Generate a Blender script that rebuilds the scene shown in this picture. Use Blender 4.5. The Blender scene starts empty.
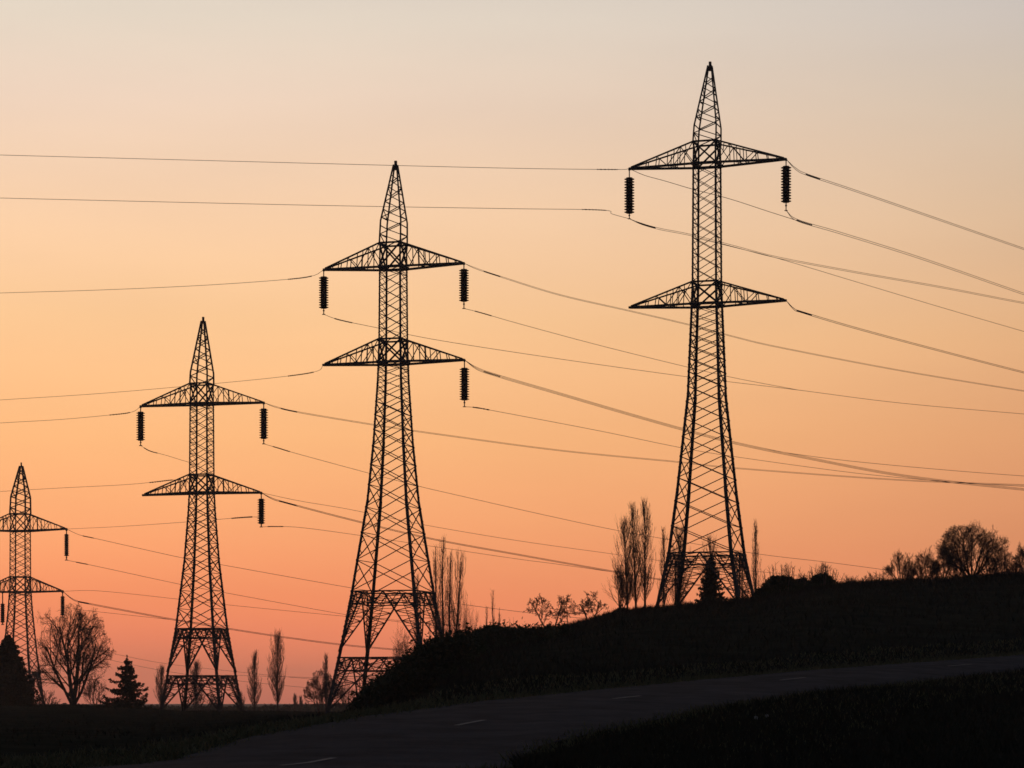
import bpy, math, random
import numpy as np
from mathutils import Vector, noise

R = math.radians
sc = bpy.context.scene
col = sc.collection

# ------------------------------------------------------------------ camera
F = 2600.0            # focal length in pixels of the 1024 px wide frame
U0, V0 = 512.0, 700.0 # principal point (level camera with vertical lens shift, as on a shift lens)
EYE = 1.6
cam_d = bpy.data.cameras.new('camera')
cam = bpy.data.objects.new('camera', cam_d)
col.objects.link(cam)
cam.location = (0, 0, EYE)
cam.rotation_euler = (R(90), 0, 0)
cam_d.sensor_width = 36.0
cam_d.lens = F / 1024 * 36.0
cam_d.shift_y = (V0 - 384.0) / 1024.0
cam_d.clip_start = 0.1
cam_d.clip_end = 20000
sc.camera = cam

# ------------------------------------------------------------------ world: dusk sky
def lin(r, g, b):
    f = lambda c: (c / 255 / 12.92) if c / 255 <= 0.04045 else ((c / 255 + 0.055) / 1.055) ** 2.4
    return (f(r), f(g), f(b), 1.0)

SUN_AZ, SUN_EL = -26.0, 1.2     # degrees left of the view axis, above the horizon
w = bpy.data.worlds.new('World')
sc.world = w
w.use_nodes = True
nt = w.node_tree
nt.nodes.clear()
N = lambda t: nt.nodes.new(t)
L = lambda a, b: nt.links.new(a, b)
out = N('ShaderNodeOutputWorld'); bg = N('ShaderNodeBackground')
L(bg.outputs[0], out.inputs[0])
tc = N('ShaderNodeTexCoord'); sep = N('ShaderNodeSeparateXYZ')
L(tc.outputs['Generated'], sep.inputs[0])

def ramp(stops):
    n = N('ShaderNodeValToRGB')
    cr = n.color_ramp
    cr.interpolation = 'LINEAR'
    while len(cr.elements) < len(stops):
        cr.elements.new(0.5)
    for e, (p, c) in zip(cr.elements, stops):
        e.position = p
    for e, (p, c) in zip(cr.elements, stops):
        e.color = c
    return n

def maprange(a, b, src, smooth=True):
    n = N('ShaderNodeMapRange')
    n.interpolation_type = 'SMOOTHSTEP' if smooth else 'LINEAR'
    n.inputs['From Min'].default_value = a; n.inputs['From Max'].default_value = b
    L(src, n.inputs['Value'])
    return n.outputs['Result']

def mixc(fac, a, b, mode='MIX'):
    n = N('ShaderNodeMix'); n.data_type = 'RGBA'; n.blend_type = mode
    if isinstance(fac, float): n.inputs['Factor'].default_value = fac
    else: L(fac, n.inputs['Factor'])
    for s, k in ((a, 6), (b, 7)):
        if isinstance(s, tuple): n.inputs[k].default_value = s
        else: L(s, n.inputs[k])
    return n.outputs[2]

def sinel(v):
    t = (V0 - v) / F
    return t / math.sqrt(1 + t * t)

up_dusk = [(0.37, (0.16, 0.165, 0.20, 1)), (0.52, (0.05, 0.062, 0.095, 1)), (1.0, (0.028, 0.040, 0.072, 1))]
# scene-linear sky colours by height in the view (row, r, g, b)
SKY_L = [(704, 0.7860, 0.1950, 0.1135), (680, 0.9115, 0.2329, 0.1185), (635, 0.9858, 0.2636, 0.1225), (600, 0.9832, 0.2968, 0.1238), (520, 0.9739, 0.4045, 0.1686), (440, 0.9702, 0.4848, 0.2048), (320, 0.9246, 0.5542, 0.2819), (215, 0.8982, 0.5971, 0.3786), (100, 0.8009, 0.6121, 0.4774), (20, 0.7268, 0.6244, 0.5119), (-120, 0.5930, 0.5491, 0.5061)]
SKY_R = [(704, 0.7503, 0.2097, 0.1143), (680, 0.8091, 0.2247, 0.1143), (635, 0.7807, 0.2297, 0.1116), (600, 0.7301, 0.2402, 0.1127), (542, 0.6966, 0.2666, 0.1204), (440, 0.7049, 0.3270, 0.1512), (342, 0.7081, 0.3948, 0.1992), (220, 0.6505, 0.4498, 0.2940), (100, 0.5777, 0.4734, 0.3738), (25, 0.5371, 0.4737, 0.4295), (-120, 0.4166, 0.4105, 0.4240)]
rl = ramp([(max(0, sinel(s[0])), (*s[1:], 1.0)) for s in SKY_L] + up_dusk)
rr = ramp([(max(0, sinel(s[0])), (*s[1:], 1.0)) for s in SKY_R] + up_dusk)
L(sep.outputs['Z'], rl.inputs[0]); L(sep.outputs['Z'], rr.inputs[0])
side = maprange(-0.21, 0.21, sep.outputs['X'], False)
sq = N('ShaderNodeMath'); sq.operation = 'POWER'; sq.inputs[1].default_value = 2.0
L(side, sq.inputs[0])
front = mixc(sq.outputs[0], rl.outputs[0], rr.outputs[0])
# the rest of the dome, away from the afterglow
rb = ramp([(0.0, (0.048, 0.050, 0.066, 1)), (0.2, (0.046, 0.056, 0.082, 1)), (0.5, (0.034, 0.046, 0.076, 1)), (1.0, (0.024, 0.036, 0.066, 1))])
L(sep.outputs['Z'], rb.inputs[0])
glow = maprange(0.55, 0.95, sep.outputs['Y'])
dome = mixc(glow, rb.outputs[0], front)
nis = N('ShaderNodeTexSky'); nis.sky_type = 'NISHITA'; nis.sun_disc = False
nis.sun_elevation = R(SUN_EL); nis.sun_rotation = R(SUN_AZ)
nis.air_density = 1.5; nis.dust_density = 2.0
nsc = mixc(1.0, nis.outputs[0], (0.002, 0.002, 0.002, 1), 'MULTIPLY')
tot0 = mixc(1.0, dome, nsc, 'ADD')
# thin uneven veils of high haze in the sky, stretched along the horizon
mp = N('ShaderNodeMapping'); mp.inputs['Scale'].default_value = (5.0, 5.0, 26.0)
L(tc.outputs['Generated'], mp.inputs[0])
vn = N('ShaderNodeTexNoise'); vn.inputs['Scale'].default_value = 1.0; vn.inputs['Detail'].default_value = 4.0
L(mp.outputs[0], vn.inputs['Vector'])
vr = ramp([(0.3, (0.965, 0.968, 0.975, 1)), (0.7, (1.03, 1.03, 1.025, 1))])
L(vn.outputs[0], vr.inputs[0])
tot = mixc(1.0, tot0, vr.outputs[0], 'MULTIPLY')
L(tot, bg.inputs[0])
bg.inputs[1].default_value = 1.12

sun_d = bpy.data.lights.new('sun', 'SUN')
sun_d.energy = 0.15; sun_d.angle = R(2.0); sun_d.color = (1.0, 0.55, 0.30)
sun = bpy.data.objects.new('sun', sun_d); col.objects.link(sun)
sd = Vector((math.sin(R(SUN_AZ)) * math.cos(R(SUN_EL)), math.cos(R(SUN_AZ)) * math.cos(R(SUN_EL)), math.sin(R(SUN_EL))))
sun.rotation_euler = sd.to_track_quat('Z', 'Y').to_euler()
sun.location = sd * 100

sc.view_settings.view_transform = 'Standard'
sc.view_settings.look = 'None'
sc.view_settings.exposure = 0.0
sc.view_settings.gamma = 1.0
sc.view_settings.use_curve_mapping = False
try:
    sc.cycles.use_denoising = True
    sc.cycles.volume_bounces = 1
    sc.cycles.max_bounces = 6
    sc.cycles.diffuse_bounces = 3
    sc.render.filter_size = 1.5
    sc.cycles.pixel_filter_type = 'BLACKMAN_HARRIS'
    sc.cycles.filter_width = 1.6
except Exception:
    pass

# ------------------------------------------------------------------ helpers
rng = np.random.default_rng(7)
random.seed(11)

def world(u, D, v):
    return Vector(((u - U0) * D / F, D, EYE + (V0 - v) * D / F))

def tag(o, label=None, cat=None, group=None, kind=None):
    if label: o['label'] = label
    if cat: o['category'] = cat
    if group: o['group'] = group
    if kind: o['kind'] = kind
    return o

def empty(name, loc, rz=0.0):
    o = bpy.data.objects.new(name, None)
    o.location = loc; o.rotation_euler = (0, 0, rz)
    o.empty_display_size = 0.5
    col.objects.link(o)
    return o

class MB:
    """collects bars, tubes and quads and links them as one mesh object"""
    def __init__(s):
        s.v = []; s.f = []
    def bar(s, p, q, wd, wd2=None):
        p = Vector(p); q = Vector(q)
        d = q - p
        if d.length < 1e-5: return
        d.normalize()
        a = Vector((0, 0, 1)) if abs(d.z) < 0.9 else Vector((0, 1, 0))
        x = d.cross(a).normalized(); y = d.cross(x).normalized()
        h = wd / 2; h2 = (wd2 or wd) / 2
        n = len(s.v)
        for c in (p, q):
            for sx, sy in ((-1, -1), (1, -1), (1, 1), (-1, 1)):
                s.v.append(c + x * (h * sx) + y * (h2 * sy))
        s.f += [(n, n + 3, n + 2, n + 1), (n + 4, n + 5, n + 6, n + 7)]
        for i in range(4):
            j = (i + 1) % 4
            s.f.append((n + i, n + j, n + 4 + j, n + 4 + i))
    def angle(s, p, q, wd, inx, iny):
        """L-section steel angle whose flanges run along inx and iny"""
        p = Vector(p); q = Vector(q); inx = Vector(inx); iny = Vector(iny)
        t = wd * 0.16
        prof = [(0, 0), (wd, 0), (wd, t), (t, t), (t, wd), (0, wd)]
        n = len(s.v)
        for c in (p, q):
            for a, b in prof:
                s.v.append(c + inx * a + iny * b)
        for i in range(6):
            j = (i + 1) % 6
            s.f.append((n + i, n + j, n + 6 + j, n + 6 + i))
        s.f += [(n, n + 1, n + 2, n + 3), (n, n + 3, n + 4, n + 5), (n + 6, n + 9, n + 8, n + 7), (n + 6, n + 11, n + 10, n + 9)]
    def tube(s, pts, rad, sides=4, cap=True):
        n0 = len(s.v)
        m = len(pts)
        x = None
        for i, p in enumerate(pts):
            d = (pts[min(i + 1, m - 1)] - pts[max(i - 1, 0)])
            if d.length < 1e-9: d = Vector((0, 0, 1))
            d.normalize()
            if x is None:
                a = Vector((0, 0, 1)) if abs(d.z) < 0.9 else Vector((1, 0, 0))
                x = d.cross(a).normalized()
            else:
                x = (x - d * x.dot(d))
                x = x.normalized() if x.length > 1e-6 else d.orthogonal().normalized()
            y = d.cross(x)
            r = rad[i] if hasattr(rad, '__len__') else rad
            for k in range(sides):
                t = 2 * math.pi * k / sides
                s.v.append(p + x * (r * math.cos(t)) + y * (r * math.sin(t)))
        for i in range(m - 1):
            for k in range(sides):
                j = (k + 1) % sides
                a = n0 + i * sides
                s.f.append((a + k, a + j, a + sides + j, a + sides + k))
        if cap:
            s.f.append(tuple(n0 + k for k in reversed(range(sides))))
            s.f.append(tuple(n0 + (m - 1) * sides + k for k in range(sides)))
    def lathe(s, prof, sides, o=Vector((0, 0, 0))):
        n0 = len(s.v)
        for (r, z) in prof:
            for k in range(sides):
                t = 2 * math.pi * k / sides
                s.v.append(Vector((o.x + r * math.cos(t), o.y + r * math.sin(t), o.z + z)))
        for i in range(len(prof) - 1):
            for k in range(sides):
                j = (k + 1) % sides
                a = n0 + i * sides
                s.f.append((a + k, a + j, a + sides + j, a + sides + k))
        s.f.append(tuple(n0 + k for k in reversed(range(sides))))
        s.f.append(tuple(n0 + (len(prof) - 1) * sides + k for k in range(sides)))
    def build(s, name, mat, parent=None, smooth=False):
        me = bpy.data.meshes.new(name)
        me.from_pydata([tuple(p) for p in s.v], [], s.f)
        if smooth:
            me.polygons.foreach_set('use_smooth', [True] * len(me.polygons))
        me.materials.append(mat)
        o = bpy.data.objects.new(name, me)
        col.objects.link(o)
        if parent: o.parent = parent
        return o

def np_mesh(name, V, faces_per, mat, parent=None):
    """V: (n, k, 3) array, one k-gon per row"""
    n, k, _ = V.shape
    me = bpy.data.meshes.new(name)
    me.vertices.add(n * k)
    me.vertices.foreach_set('co', V.reshape(-1).astype(np.float32))
    me.loops.add(n * k)
    me.loops.foreach_set('vertex_index', np.arange(n * k, dtype=np.int32))
    me.polygons.add(n)
    me.polygons.foreach_set('loop_start', np.arange(0, n * k, k, dtype=np.int32))
    me.update(calc_edges=True)
    me.materials.append(mat)
    o = bpy.data.objects.new(name, me)
    col.objects.link(o)
    if parent: o.parent = parent
    return o

# ------------------------------------------------------------------ materials
def mat(name, c1, c2, scale=3.0, rough=0.8, metallic=0.0, spec=0.3, bump=0.0, detail=6.0, coord='Object'):
    m = bpy.data.materials.new(name); m.use_nodes = True
    t = m.node_tree; b = t.nodes['Principled BSDF']
    tcn = t.nodes.new('ShaderNodeTexCoord')
    no = t.nodes.new('ShaderNodeTexNoise'); no.inputs['Scale'].default_value = scale; no.inputs['Detail'].default_value = detail
    no.inputs['Roughness'].default_value = 0.65
    t.links.new(tcn.outputs[coord], no.inputs['Vector'])
    cr = t.nodes.new('ShaderNodeValToRGB')
    cr.color_ramp.elements[0].position = 0.32; cr.color_ramp.elements[1].position = 0.68
    cr.color_ramp.elements[0].color = (*c1, 1); cr.color_ramp.elements[1].color = (*c2, 1)
    t.links.new(no.outputs[0], cr.inputs[0]); t.links.new(cr.outputs[0], b.inputs['Base Color'])
    b.inputs['Roughness'].default_value = rough; b.inputs['Metallic'].default_value = metallic
    b.inputs['Specular IOR Level'].default_value = spec
    if bump:
        bp = t.nodes.new('ShaderNodeBump'); bp.inputs['Strength'].default_value = bump; bp.inputs['Distance'].default_value = 0.05
        n2 = t.nodes.new('ShaderNodeTexNoise'); n2.inputs['Scale'].default_value = scale * 9; n2.inputs['Detail'].default_value = 8
        t.links.new(tcn.outputs[coord], n2.inputs['Vector'])
        t.links.new(n2.outputs[0], bp.inputs['Height']); t.links.new(bp.outputs[0], b.inputs['Normal'])
    return m

M_STEEL = mat('weathered_galvanised_steel', (0.05, 0.047, 0.044), (0.09, 0.085, 0.08), 4, 0.85, 0.0, 0.2)
M_GLASS = mat('brown_glazed_insulator', (0.025, 0.016, 0.012), (0.04, 0.025, 0.018), 3, 0.45, 0, 0.4)
M_WIRE = mat('aluminium_conductor', (0.13, 0.12, 0.115), (0.18, 0.17, 0.16), 8, 0.7, 0.4, 0.3)
M_FIELD = mat('dark_winter_field', (0.024, 0.026, 0.016), (0.048, 0.045, 0.029), 0.35, 1.0, 0, 0.0, 0.7)
M_ASPHALT = mat('worn_asphalt', (0.032, 0.034, 0.038), (0.074, 0.077, 0.082), 0.7, 1.0, 0, 0.02, 0.55)
M_PAINT = mat('worn_road_paint', (0.07, 0.07, 0.07), (0.24, 0.235, 0.225), 7, 0.7, 0, 0.3, 0.3)
M_GRASS = mat('verge_grass_blades', (0.10, 0.10, 0.042), (0.18, 0.155, 0.075), 0.8, 0.9, 0, 0.1)
M_DRY = mat('rough_bank_grass', (0.022, 0.026, 0.016), (0.046, 0.043, 0.027), 0.6, 0.95, 0, 0.05)
M_LEAF = mat('evergreen_leaves', (0.018, 0.03, 0.014), (0.04, 0.055, 0.024), 0.9, 0.85, 0, 0.15)
M_NEEDLE = mat('conifer_needles', (0.014, 0.028, 0.016), (0.032, 0.05, 0.026), 1.5, 0.85, 0, 0.15)
M_BARK = mat('bare_bark', (0.045, 0.035, 0.028), (0.09, 0.072, 0.058), 2.5, 0.95, 0, 0.1)
M_TWIG = mat('bare_twigs', (0.09, 0.066, 0.05), (0.15, 0.11, 0.085), 2.0, 0.95, 0, 0.05)
M_STONE = mat('pale_stone', (0.20, 0.195, 0.18), (0.34, 0.33, 0.31), 9, 0.9, 0, 0.2, 0.6)

# ------------------------------------------------------------------ terrain
NEAR = [(512, 768, 45), (540, 747, 50), (600, 732, 56), (700, 710, 68), (815, 694, 80), (900, 684.5, 90), (1024, 672.5, 104), (1300, 655, 130), (1500, 648, 150)]
FAR = [(168, 762, 48), (250, 738, 55), (310, 727, 59.5), (370, 716.5, 64), (480, 702, 73), (600, 690, 82), (700, 680.5, 90), (800, 671.5, 98), (900, 664, 106), (1024, 655, 116), (1300, 640, 140), (1500, 632, 160)]
CREST = [(-400, 320, 704, 40), (0, 320, 705, 40), (125, 320, 706, 40), (180, 310, 711, 40), (330, 300, 713, 40), (350, 280, 713, 40),
         (365, 200, 714, 20), (400, 150, 700, 12), (450, 145, 668, 14), (512, 160, 642, 25), (560, 180, 630, 35), (620, 190, 613.5, 45),
         (660, 195, 609, 45), (700, 195, 604, 45), (755, 195, 598, 45), (775, 195, 593, 45), (800, 195, 588, 45), (840, 195, 584.5, 45), (900, 196, 581.5, 45),
         (950, 198, 579, 45), (1024, 200, 574, 45), (1400, 205, 566, 45)]

def itp(tab, u, k):
    return float(np.interp(u, [t[0] for t in tab], [t[k] for t in tab]))

_prof = {}
def profile(u):
    u = min(1400.0, max(-400.0, u))
    key = round(u)
    if key in _prof: return _prof[key]
    u = float(key)
    k = [(0.0, -1.6), (45.0, -1.18)]
    zz = lambda v, D: (V0 - v) * D / F
    if u > 513:
        Dn, vn = itp(NEAR, u, 2), itp(NEAR, u, 1)
        k.append((Dn, zz(vn, Dn)))
    Dlast, zlast = 48.0, -1.27
    if u > 151:
        Df, vf = itp(FAR, u, 2), itp(FAR, u, 1)
        k.append((Df, zz(vf, Df)))
        k.append((Df + 5, zz(vf, Df) + 0.16))
        Dlast, zlast = Df + 5, zz(vf, Df) + 0.16
    Dc, vc, pl = itp(CREST, u, 1), itp(CREST, u, 2), itp(CREST, u, 3)
    zc = zz(vc, Dc)
    hill = min(1.0, max(0.0, (u - 365) / 120))
    k.append((Dlast + (Dc - Dlast) * 0.42, zlast + (zc - zlast) * (0.42 + 0.1 * hill) - 0.25 * (1 - hill)))
    k.append((Dc, zc))
    k.append((Dc + pl, zc - 0.15))
    zb = min(zc - 1.0, -2.1)
    k.append((Dc + pl + 90, max(zb, zc - 7.0)))
    k.append((Dc + pl + 260, -2.9))
    k.append((950, -4.2)); k.append((2500, -5.5)); k.append((6000, -9.0))
    D = np.array([a for a, _ in k]); z = np.array([b for _, b in k])
    _prof[key] = (D, z)
    return _prof[key]

def road_band(u):
    """depth range taken by the road and its verge along column u"""
    if u <= 150: return (0, 48)
    return (itp(NEAR, u, 2) if u > 512 else 0, itp(FAR, u, 2))

def gz_uD(u, D):
    a, b = profile(u)
    z = float(np.interp(D, a, b))
    lo, hi = road_band(u)
    m = 0.0
    if D > hi: m = min(1, max(0, (D - hi - 0.8) / 6))
    elif D < lo: m = min(1, (lo - D - 0.8) / 4)
    if m > 0:
        X = (u - U0) * D / F
        n = noise.noise(Vector((X * 0.35, D * 0.2, 3.1))) * 0.10 + noise.noise(Vector((X * 0.07, D * 0.05, 8.3))) * 0.22
        z += n * m * (1 if D < 400 else 2.0)
    return EYE + z

def ground(X, Y):
    if Y < 1.0: return EYE - 1.6
    return gz_uD(U0 + X * F / Y, Y) if True else 0

# one sheet out to the horizon, fine in the part that is seen
az = [math.atan((u - U0) / F) for u in np.arange(-440, 1441, 5)]
more = list(np.linspace(az[-1] + 0.05, math.pi * 0.5, 14)) + list(np.linspace(math.pi * 0.5 + 0.12, 2 * math.pi + az[0] - 0.05, 50))
az = az + more
rings = list(np.arange(1, 40, 3)) + list(np.arange(40, 130, 0.6)) + list(np.arange(130, 260, 2.0)) + list(np.arange(260, 600, 10)) + list(np.geomspace(600, 6000, 24))
tv, tf = [], []
na, nr = len(az), len(rings)
for i, a in enumerate(az):
    fwd = math.cos(a)
    u = U0 + math.tan(a) * F if fwd > 0.25 else (1400 if 0 < a < math.pi else -400)
    u = min(1400, max(-400, u))
    inside = abs(math.atan((u - U0) / F) - a) < 1e-3
    for d in rings:
        if inside:
            tv.append((math.tan(a) * d, d, gz_uD(u, d)))
        else:
            z = gz_uD(u, d)
            back = min(1.0, max(0.0, (0.9 - fwd) / 1.2))
            tv.append((math.sin(a) * d, math.cos(a) * d, z * (1 - back)))
for i in range(na):
    j = (i + 1) % na
    for r in range(nr - 1):
        tf.append((i * nr + r, j * nr + r, j * nr + r + 1, i * nr + r + 1))
c = len(tv); tv.append((0, 0, EYE - 1.6))
for i in range(na):
    tf.append((c, ((i + 1) % na) * nr, i * nr))
me = bpy.data.meshes.new('ground')
me.from_pydata(tv, [], tf)
me.polygons.foreach_set('use_smooth', [True] * len(me.polygons))
me.materials.append(M_FIELD)
g = bpy.data.objects.new('ground', me); col.objects.link(g)
tag(g, kind='structure')

# ------------------------------------------------------------------ road
near_w = [Vector(((u - U0) * D / F, D)) for u, v, D in NEAR]
far_w = [Vector(((u - U0) * D / F, D)) for u, v, D in FAR]
def along(poly, s):
    """point at arc length s"""
    for a, b in zip(poly, poly[1:]):
        l = (b - a).length
        if s <= l: return a + (b - a) * (s / l)
        s -= l
    return poly[-1].copy()
def plen(poly): return sum((b - a).length for a, b in zip(poly, poly[1:]))
def closest(poly, p):
    best = None
    for a, b in zip(poly, poly[1:]):
        d = b - a
        t = max(0, min(1, (p - a).dot(d) / d.length_squared))
        q = a + d * t
        if best is None or (q - p).length < (best - p).length: best = q
    return best
pairs = []
Ln = plen(near_w)
n_s = int(Ln / 0.6)
for i in range(n_s + 1):
    p = along(near_w, Ln * i / n_s)
    pairs.append((p, closest(far_w, p)))
d0 = (near_w[0] - near_w[1]).normalized() * 0.3 + Vector((-0.32, -0.95)) * 0.7
p0, q0 = pairs[0]
ext = []
for i in range(60, 0, -1):
    o_ = d0 * (i * 0.7)
    ext.append((p0 + o_, q0 + o_))
pairs = ext + pairs
ACROSS = 14
def road_pt(i, t):
    a, b = pairs[i]
    return a + (b - a) * t
def road_z(p): return ground(p.x, p.y)
rb_ = MB()
for i in range(len(pairs)):
    for k in range(ACROSS + 1):
        t = k / ACROSS
        p = road_pt(i, t)
        crown = 0.05 * (1 - (2 * t - 1) ** 2)
        rb_.v.append(Vector((p.x, p.y, road_z(p) + 0.03 + crown)))
for i in range(len(pairs) - 1):
    for k in range(ACROSS):
        a = i * (ACROSS + 1) + k
        rb_.f.append((a, a + 1, a + ACROSS + 2, a + ACROSS + 1))
road = rb_.build('road', M_ASPHALT, smooth=True)
tag(road, kind='structure')

def road_strip(name, i0, i1, t0, t1, lift):
    m = MB()
    for i in range(i0, i1 + 1):
        for t in (t0, (t0 + t1) / 2, t1):
            p = road_pt(i, t)
            crown = 0.05 * (1 - (2 * t - 1) ** 2)
            m.v.append(Vector((p.x, p.y, road_z(p) + 0.03 + crown + lift)))
    for i in range(i1 - i0):
        for k in range(2):
            a = i * 3 + k
            m.f.append((a, a + 1, a + 4, a + 3))
    return tag(m.build(name, M_PAINT), kind='structure')
# centre dashes where the photo shows them
def idx_at(u_, t):
    best = min(range(len(pairs)), key=lambda i: abs(U0 + road_pt(i, t).x * F / max(1, road_pt(i, t).y) - u_) if road_pt(i, t).y > 30 else 1e9)
    return best
for u_ in (313, 473, 624, 792, 960):
    i = idx_at(u_, 0.5)
    road_strip('road_marking', i - 2, i + 2, 0.490, 0.510, 0.012)

# ------------------------------------------------------------------ towers

def tower(u, D, vb, levels, arms, tip, belts, wleg, panels, label, theta=17.0, lean=0.0):
    """levels: (v, outer leg half width in px) from base to spire; arms: (v_top, v_bottom, v_tip, reach_px)"""
    s = D / F
    TH = R(theta)
    KC = math.sqrt(2) * math.cos(math.pi / 4 - TH)
    base = Vector(((u - U0) * s, D, EYE + (V0 - vb) * s))
    root = empty('transmission_tower', base, -TH)
    tag(root, label, 'pylon', 'lattice steel pylons of the power line')
    Z = lambda v: (vb - v) * s
    lv = sorted(levels, key=lambda t: -t[0])
    def half(v):
        return float(np.interp(-v, [-a for a, _ in lv], [b for _, b in lv])) * s / KC
    CX = [(-1, -1), (1, -1), (1, 1), (-1, 1)]
    def corner(k, v):
        h = half(v); sx, sy = CX[k % 4]
        sh = lean * s * min(1.0, max(0.0, (arms[0][0] - v) / (arms[0][0] - tip)))
        return Vector((sx * h + sh, sy * h, Z(v)))
    # legs: steel angles, each a mesh of its own
    vtop_arm = arms[0][0]
    breaks = [a for a, _ in lv if a >= vtop_arm]
    for k in range(4):
        m = MB()
        sx, sy = CX[k]
        for a, b in zip(breaks, breaks[1:]):
            f = np.interp(-(a + b) / 2, [-vb, -vtop_arm], [0.95, 0.42])
            wd = wleg * s * f
            m.angle(corner(k, a), corner(k, b), wd, Vector((-sx, 0, 0)), Vector((0, -sy, 0)))
        m.build('leg', M_STEEL, root)
    # lattice on the four faces of the body
    ks = min(1.0, ((vb - tip) / 540) ** .7)
    wb = 0.95 * s * (0.45 + 0.55 * ks)
    vbelt = belts[0][0]
    for k in range(4):
        m = MB()
        narrow = k in (1, 3)
        for a, b in zip(panels, panels[1:]):
            P, Q = corner(k, a), corner(k + 1, a)
            P2, Q2 = corner(k, b), corner(k + 1, b)
            wide = abs(a - b) > 24
            big = a > panels[0] - (panels[0] - panels[-1]) * 0.55
            ww = wb * (0.85 if big else 0.66)
            if narrow and not big:
                # closer lacing on the narrow faces
                vm = (a + b) / 2
                Pm, Qm = corner(k, vm), corner(k + 1, vm)
                m.bar(P, Qm, ww * .85); m.bar(Qm, P2, ww * .85)
                m.bar(Q, Pm, ww * .6); m.bar(Pm, Q2, ww * .6)
            else:
                m.bar(P, Q2, ww); m.bar(Q, P2, ww)
                if narrow:
                    # redundant members from the crossing to the legs
                    X = (P + Q + P2 + Q2) / 4
                    vm = (a + b) / 2
                    m.bar(corner(k, vm), (P + X) / 2, ww * .7); m.bar(corner(k, vm), (P2 + X) / 2, ww * .7)
                    m.bar(corner(k + 1, vm), (Q + X) / 2, ww * .7); m.bar(corner(k + 1, vm), (Q2 + X) / 2, ww * .7)
            if narrow: m.bar(P2, Q2, ww * .8)
        m.build('face_bracing', M_STEEL, root)
    # belt frames and the lattice brackets of the legs below
    for (v1, v2, vend, nz) in belts:
        m = MB()
        for k in range(4):
            P, Q = corner(k, v1), corner(k + 1, v1)
            P2, Q2 = corner(k, v2), corner(k + 1, v2)
            m.bar(P, Q, 1.3 * s); m.bar(P2, Q2, 1.0 * s)
            n = 8
            for i in range(n):
                t0, t1 = i / n, (i + 1) / n
                top0, top1 = P.lerp(Q, t0), P.lerp(Q, t1)
                b0, b1 = P2.lerp(Q2, t0), P2.lerp(Q2, t1)
                if i % 2 == 0: m.bar(top0, b1, .8 * s)
                else: m.bar(b0, top1, .8 * s)
        m.build('belt_frame', M_STEEL, root)
        for k in range(4):
            m = MB()
            for other in (k + 1, k + 3):
                apex = (corner(k, v1) + corner(other, v1)) / 2
                top = corner(k, v1); foot = corner(k, vend)
                m.bar(apex, foot, 1.35 * s)
                pts_a = [top.lerp(foot, i / nz) for i in range(nz + 1)]
                pts_b = [apex.lerp(foot, i / nz) for i in range(nz + 1)]
                for i in range(1, nz):
                    m.bar(pts_a[i], pts_b[i], .5 * s)
                    if i % 2: m.bar(pts_a[i], pts_b[i + 1] if i + 1 <= nz else pts_b[i], .8 * s); m.bar(pts_a[i], pts_b[i - 1], .8 * s)
                    else:
                        m.bar(pts_b[i], pts_a[i - 1], .55 * s)
                        mid = pts_a[i].lerp(pts_b[i], .5)
                        m.bar(mid, pts_a[i + 1].lerp(pts_b[i + 1], .5), .6 * s)
                    mid2 = pts_a[i].lerp(pts_b[i], .5); up_ = pts_a[i - 1].lerp(pts_b[i - 1], .5)
                    m.bar(mid2, up_, .6 * s); m.bar(pts_a[i], pts_b[i - 1].lerp(pts_a[i - 1], .5), .6 * s)
            m.build('leg_bracing', M_STEEL, root)
    # cross arms, one mesh of chords on each side of each level with its bracing below it
    tips = {}
    for lev, (vt, vbm, vtip, reach) in enumerate(arms):
        m = MB()
        for k in range(4):
            m.bar(corner(k, vt), corner(k + 1, vt), 1.7 * s * ks); m.bar(corner(k, vbm), corner(k + 1, vbm), 2.6 * s * ks)
            m.bar(corner(k, vt), corner(k + 1, vbm), 1.5 * s * ks); m.bar(corner(k + 1, vt), corner(k, vbm), 1.5 * s * ks)
        m.build('arm_collar', M_STEEL, root)
        for sx in (-1, 1):
            Lx = reach * s / math.cos(TH)
            T = Vector((sx * Lx, 0, Z(vtip)))
            tips[(lev, sx)] = T
            m = MB(); b = MB()
            ht, hb = half(vt), half(vbm)
            for sy in (-1, 1):
                B0 = Vector((sx * hb, sy * hb, Z(vbm))); T0 = Vector((sx * ht, sy * ht, Z(vt)))
                Tb = T + Vector((-sx * 0.4 * s, sy * 1.2 * s, 0)); Tt = T + Vector((-sx * 2 * s, sy * 1.2 * s, 1.2 * s))
                m.bar(B0, Tb, 2.1 * s * (.3 + .7 * ks)); m.bar(T0, Tt, 1.4 * s * (.3 + .7 * ks))
                st = [0, .2, .4, .58, .74, .88]
                for i in range(1, len(st)):
                    p, q = B0.lerp(Tb, st[i]), T0.lerp(Tt, st[i])
                    b.bar(p, q, .75 * s * ks)
                    if i < 4:
                        p0_, q0_ = B0.lerp(Tb, st[i - 1]), T0.lerp(Tt, st[i - 1])
                        b.bar(p0_ if i % 2 else q0_, q if i % 2 else p, .75 * s * ks)
                        if i == 1 and sy < 0:
                            b.bar(q0_, p, .7 * s * ks)
                            c_ = (p0_ + q0_ + p + q) / 4
                            b.bar(c_, q0_.lerp(q, .6), .7 * s)
                        if i == 2: b.bar(p0_.lerp(p, .5), q0_.lerp(q, .5), .7 * s)
                for i in (1, 3):
                    o0 = Vector((sx * hb, -sy * hb, Z(vbm)))
                    To = T + Vector((-sx * .4 * s, -sy * 1.2 * s, 0))
                    b.bar(B0.lerp(Tb, st[i]), o0.lerp(To, st[i + 1]), .5 * s)
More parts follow.
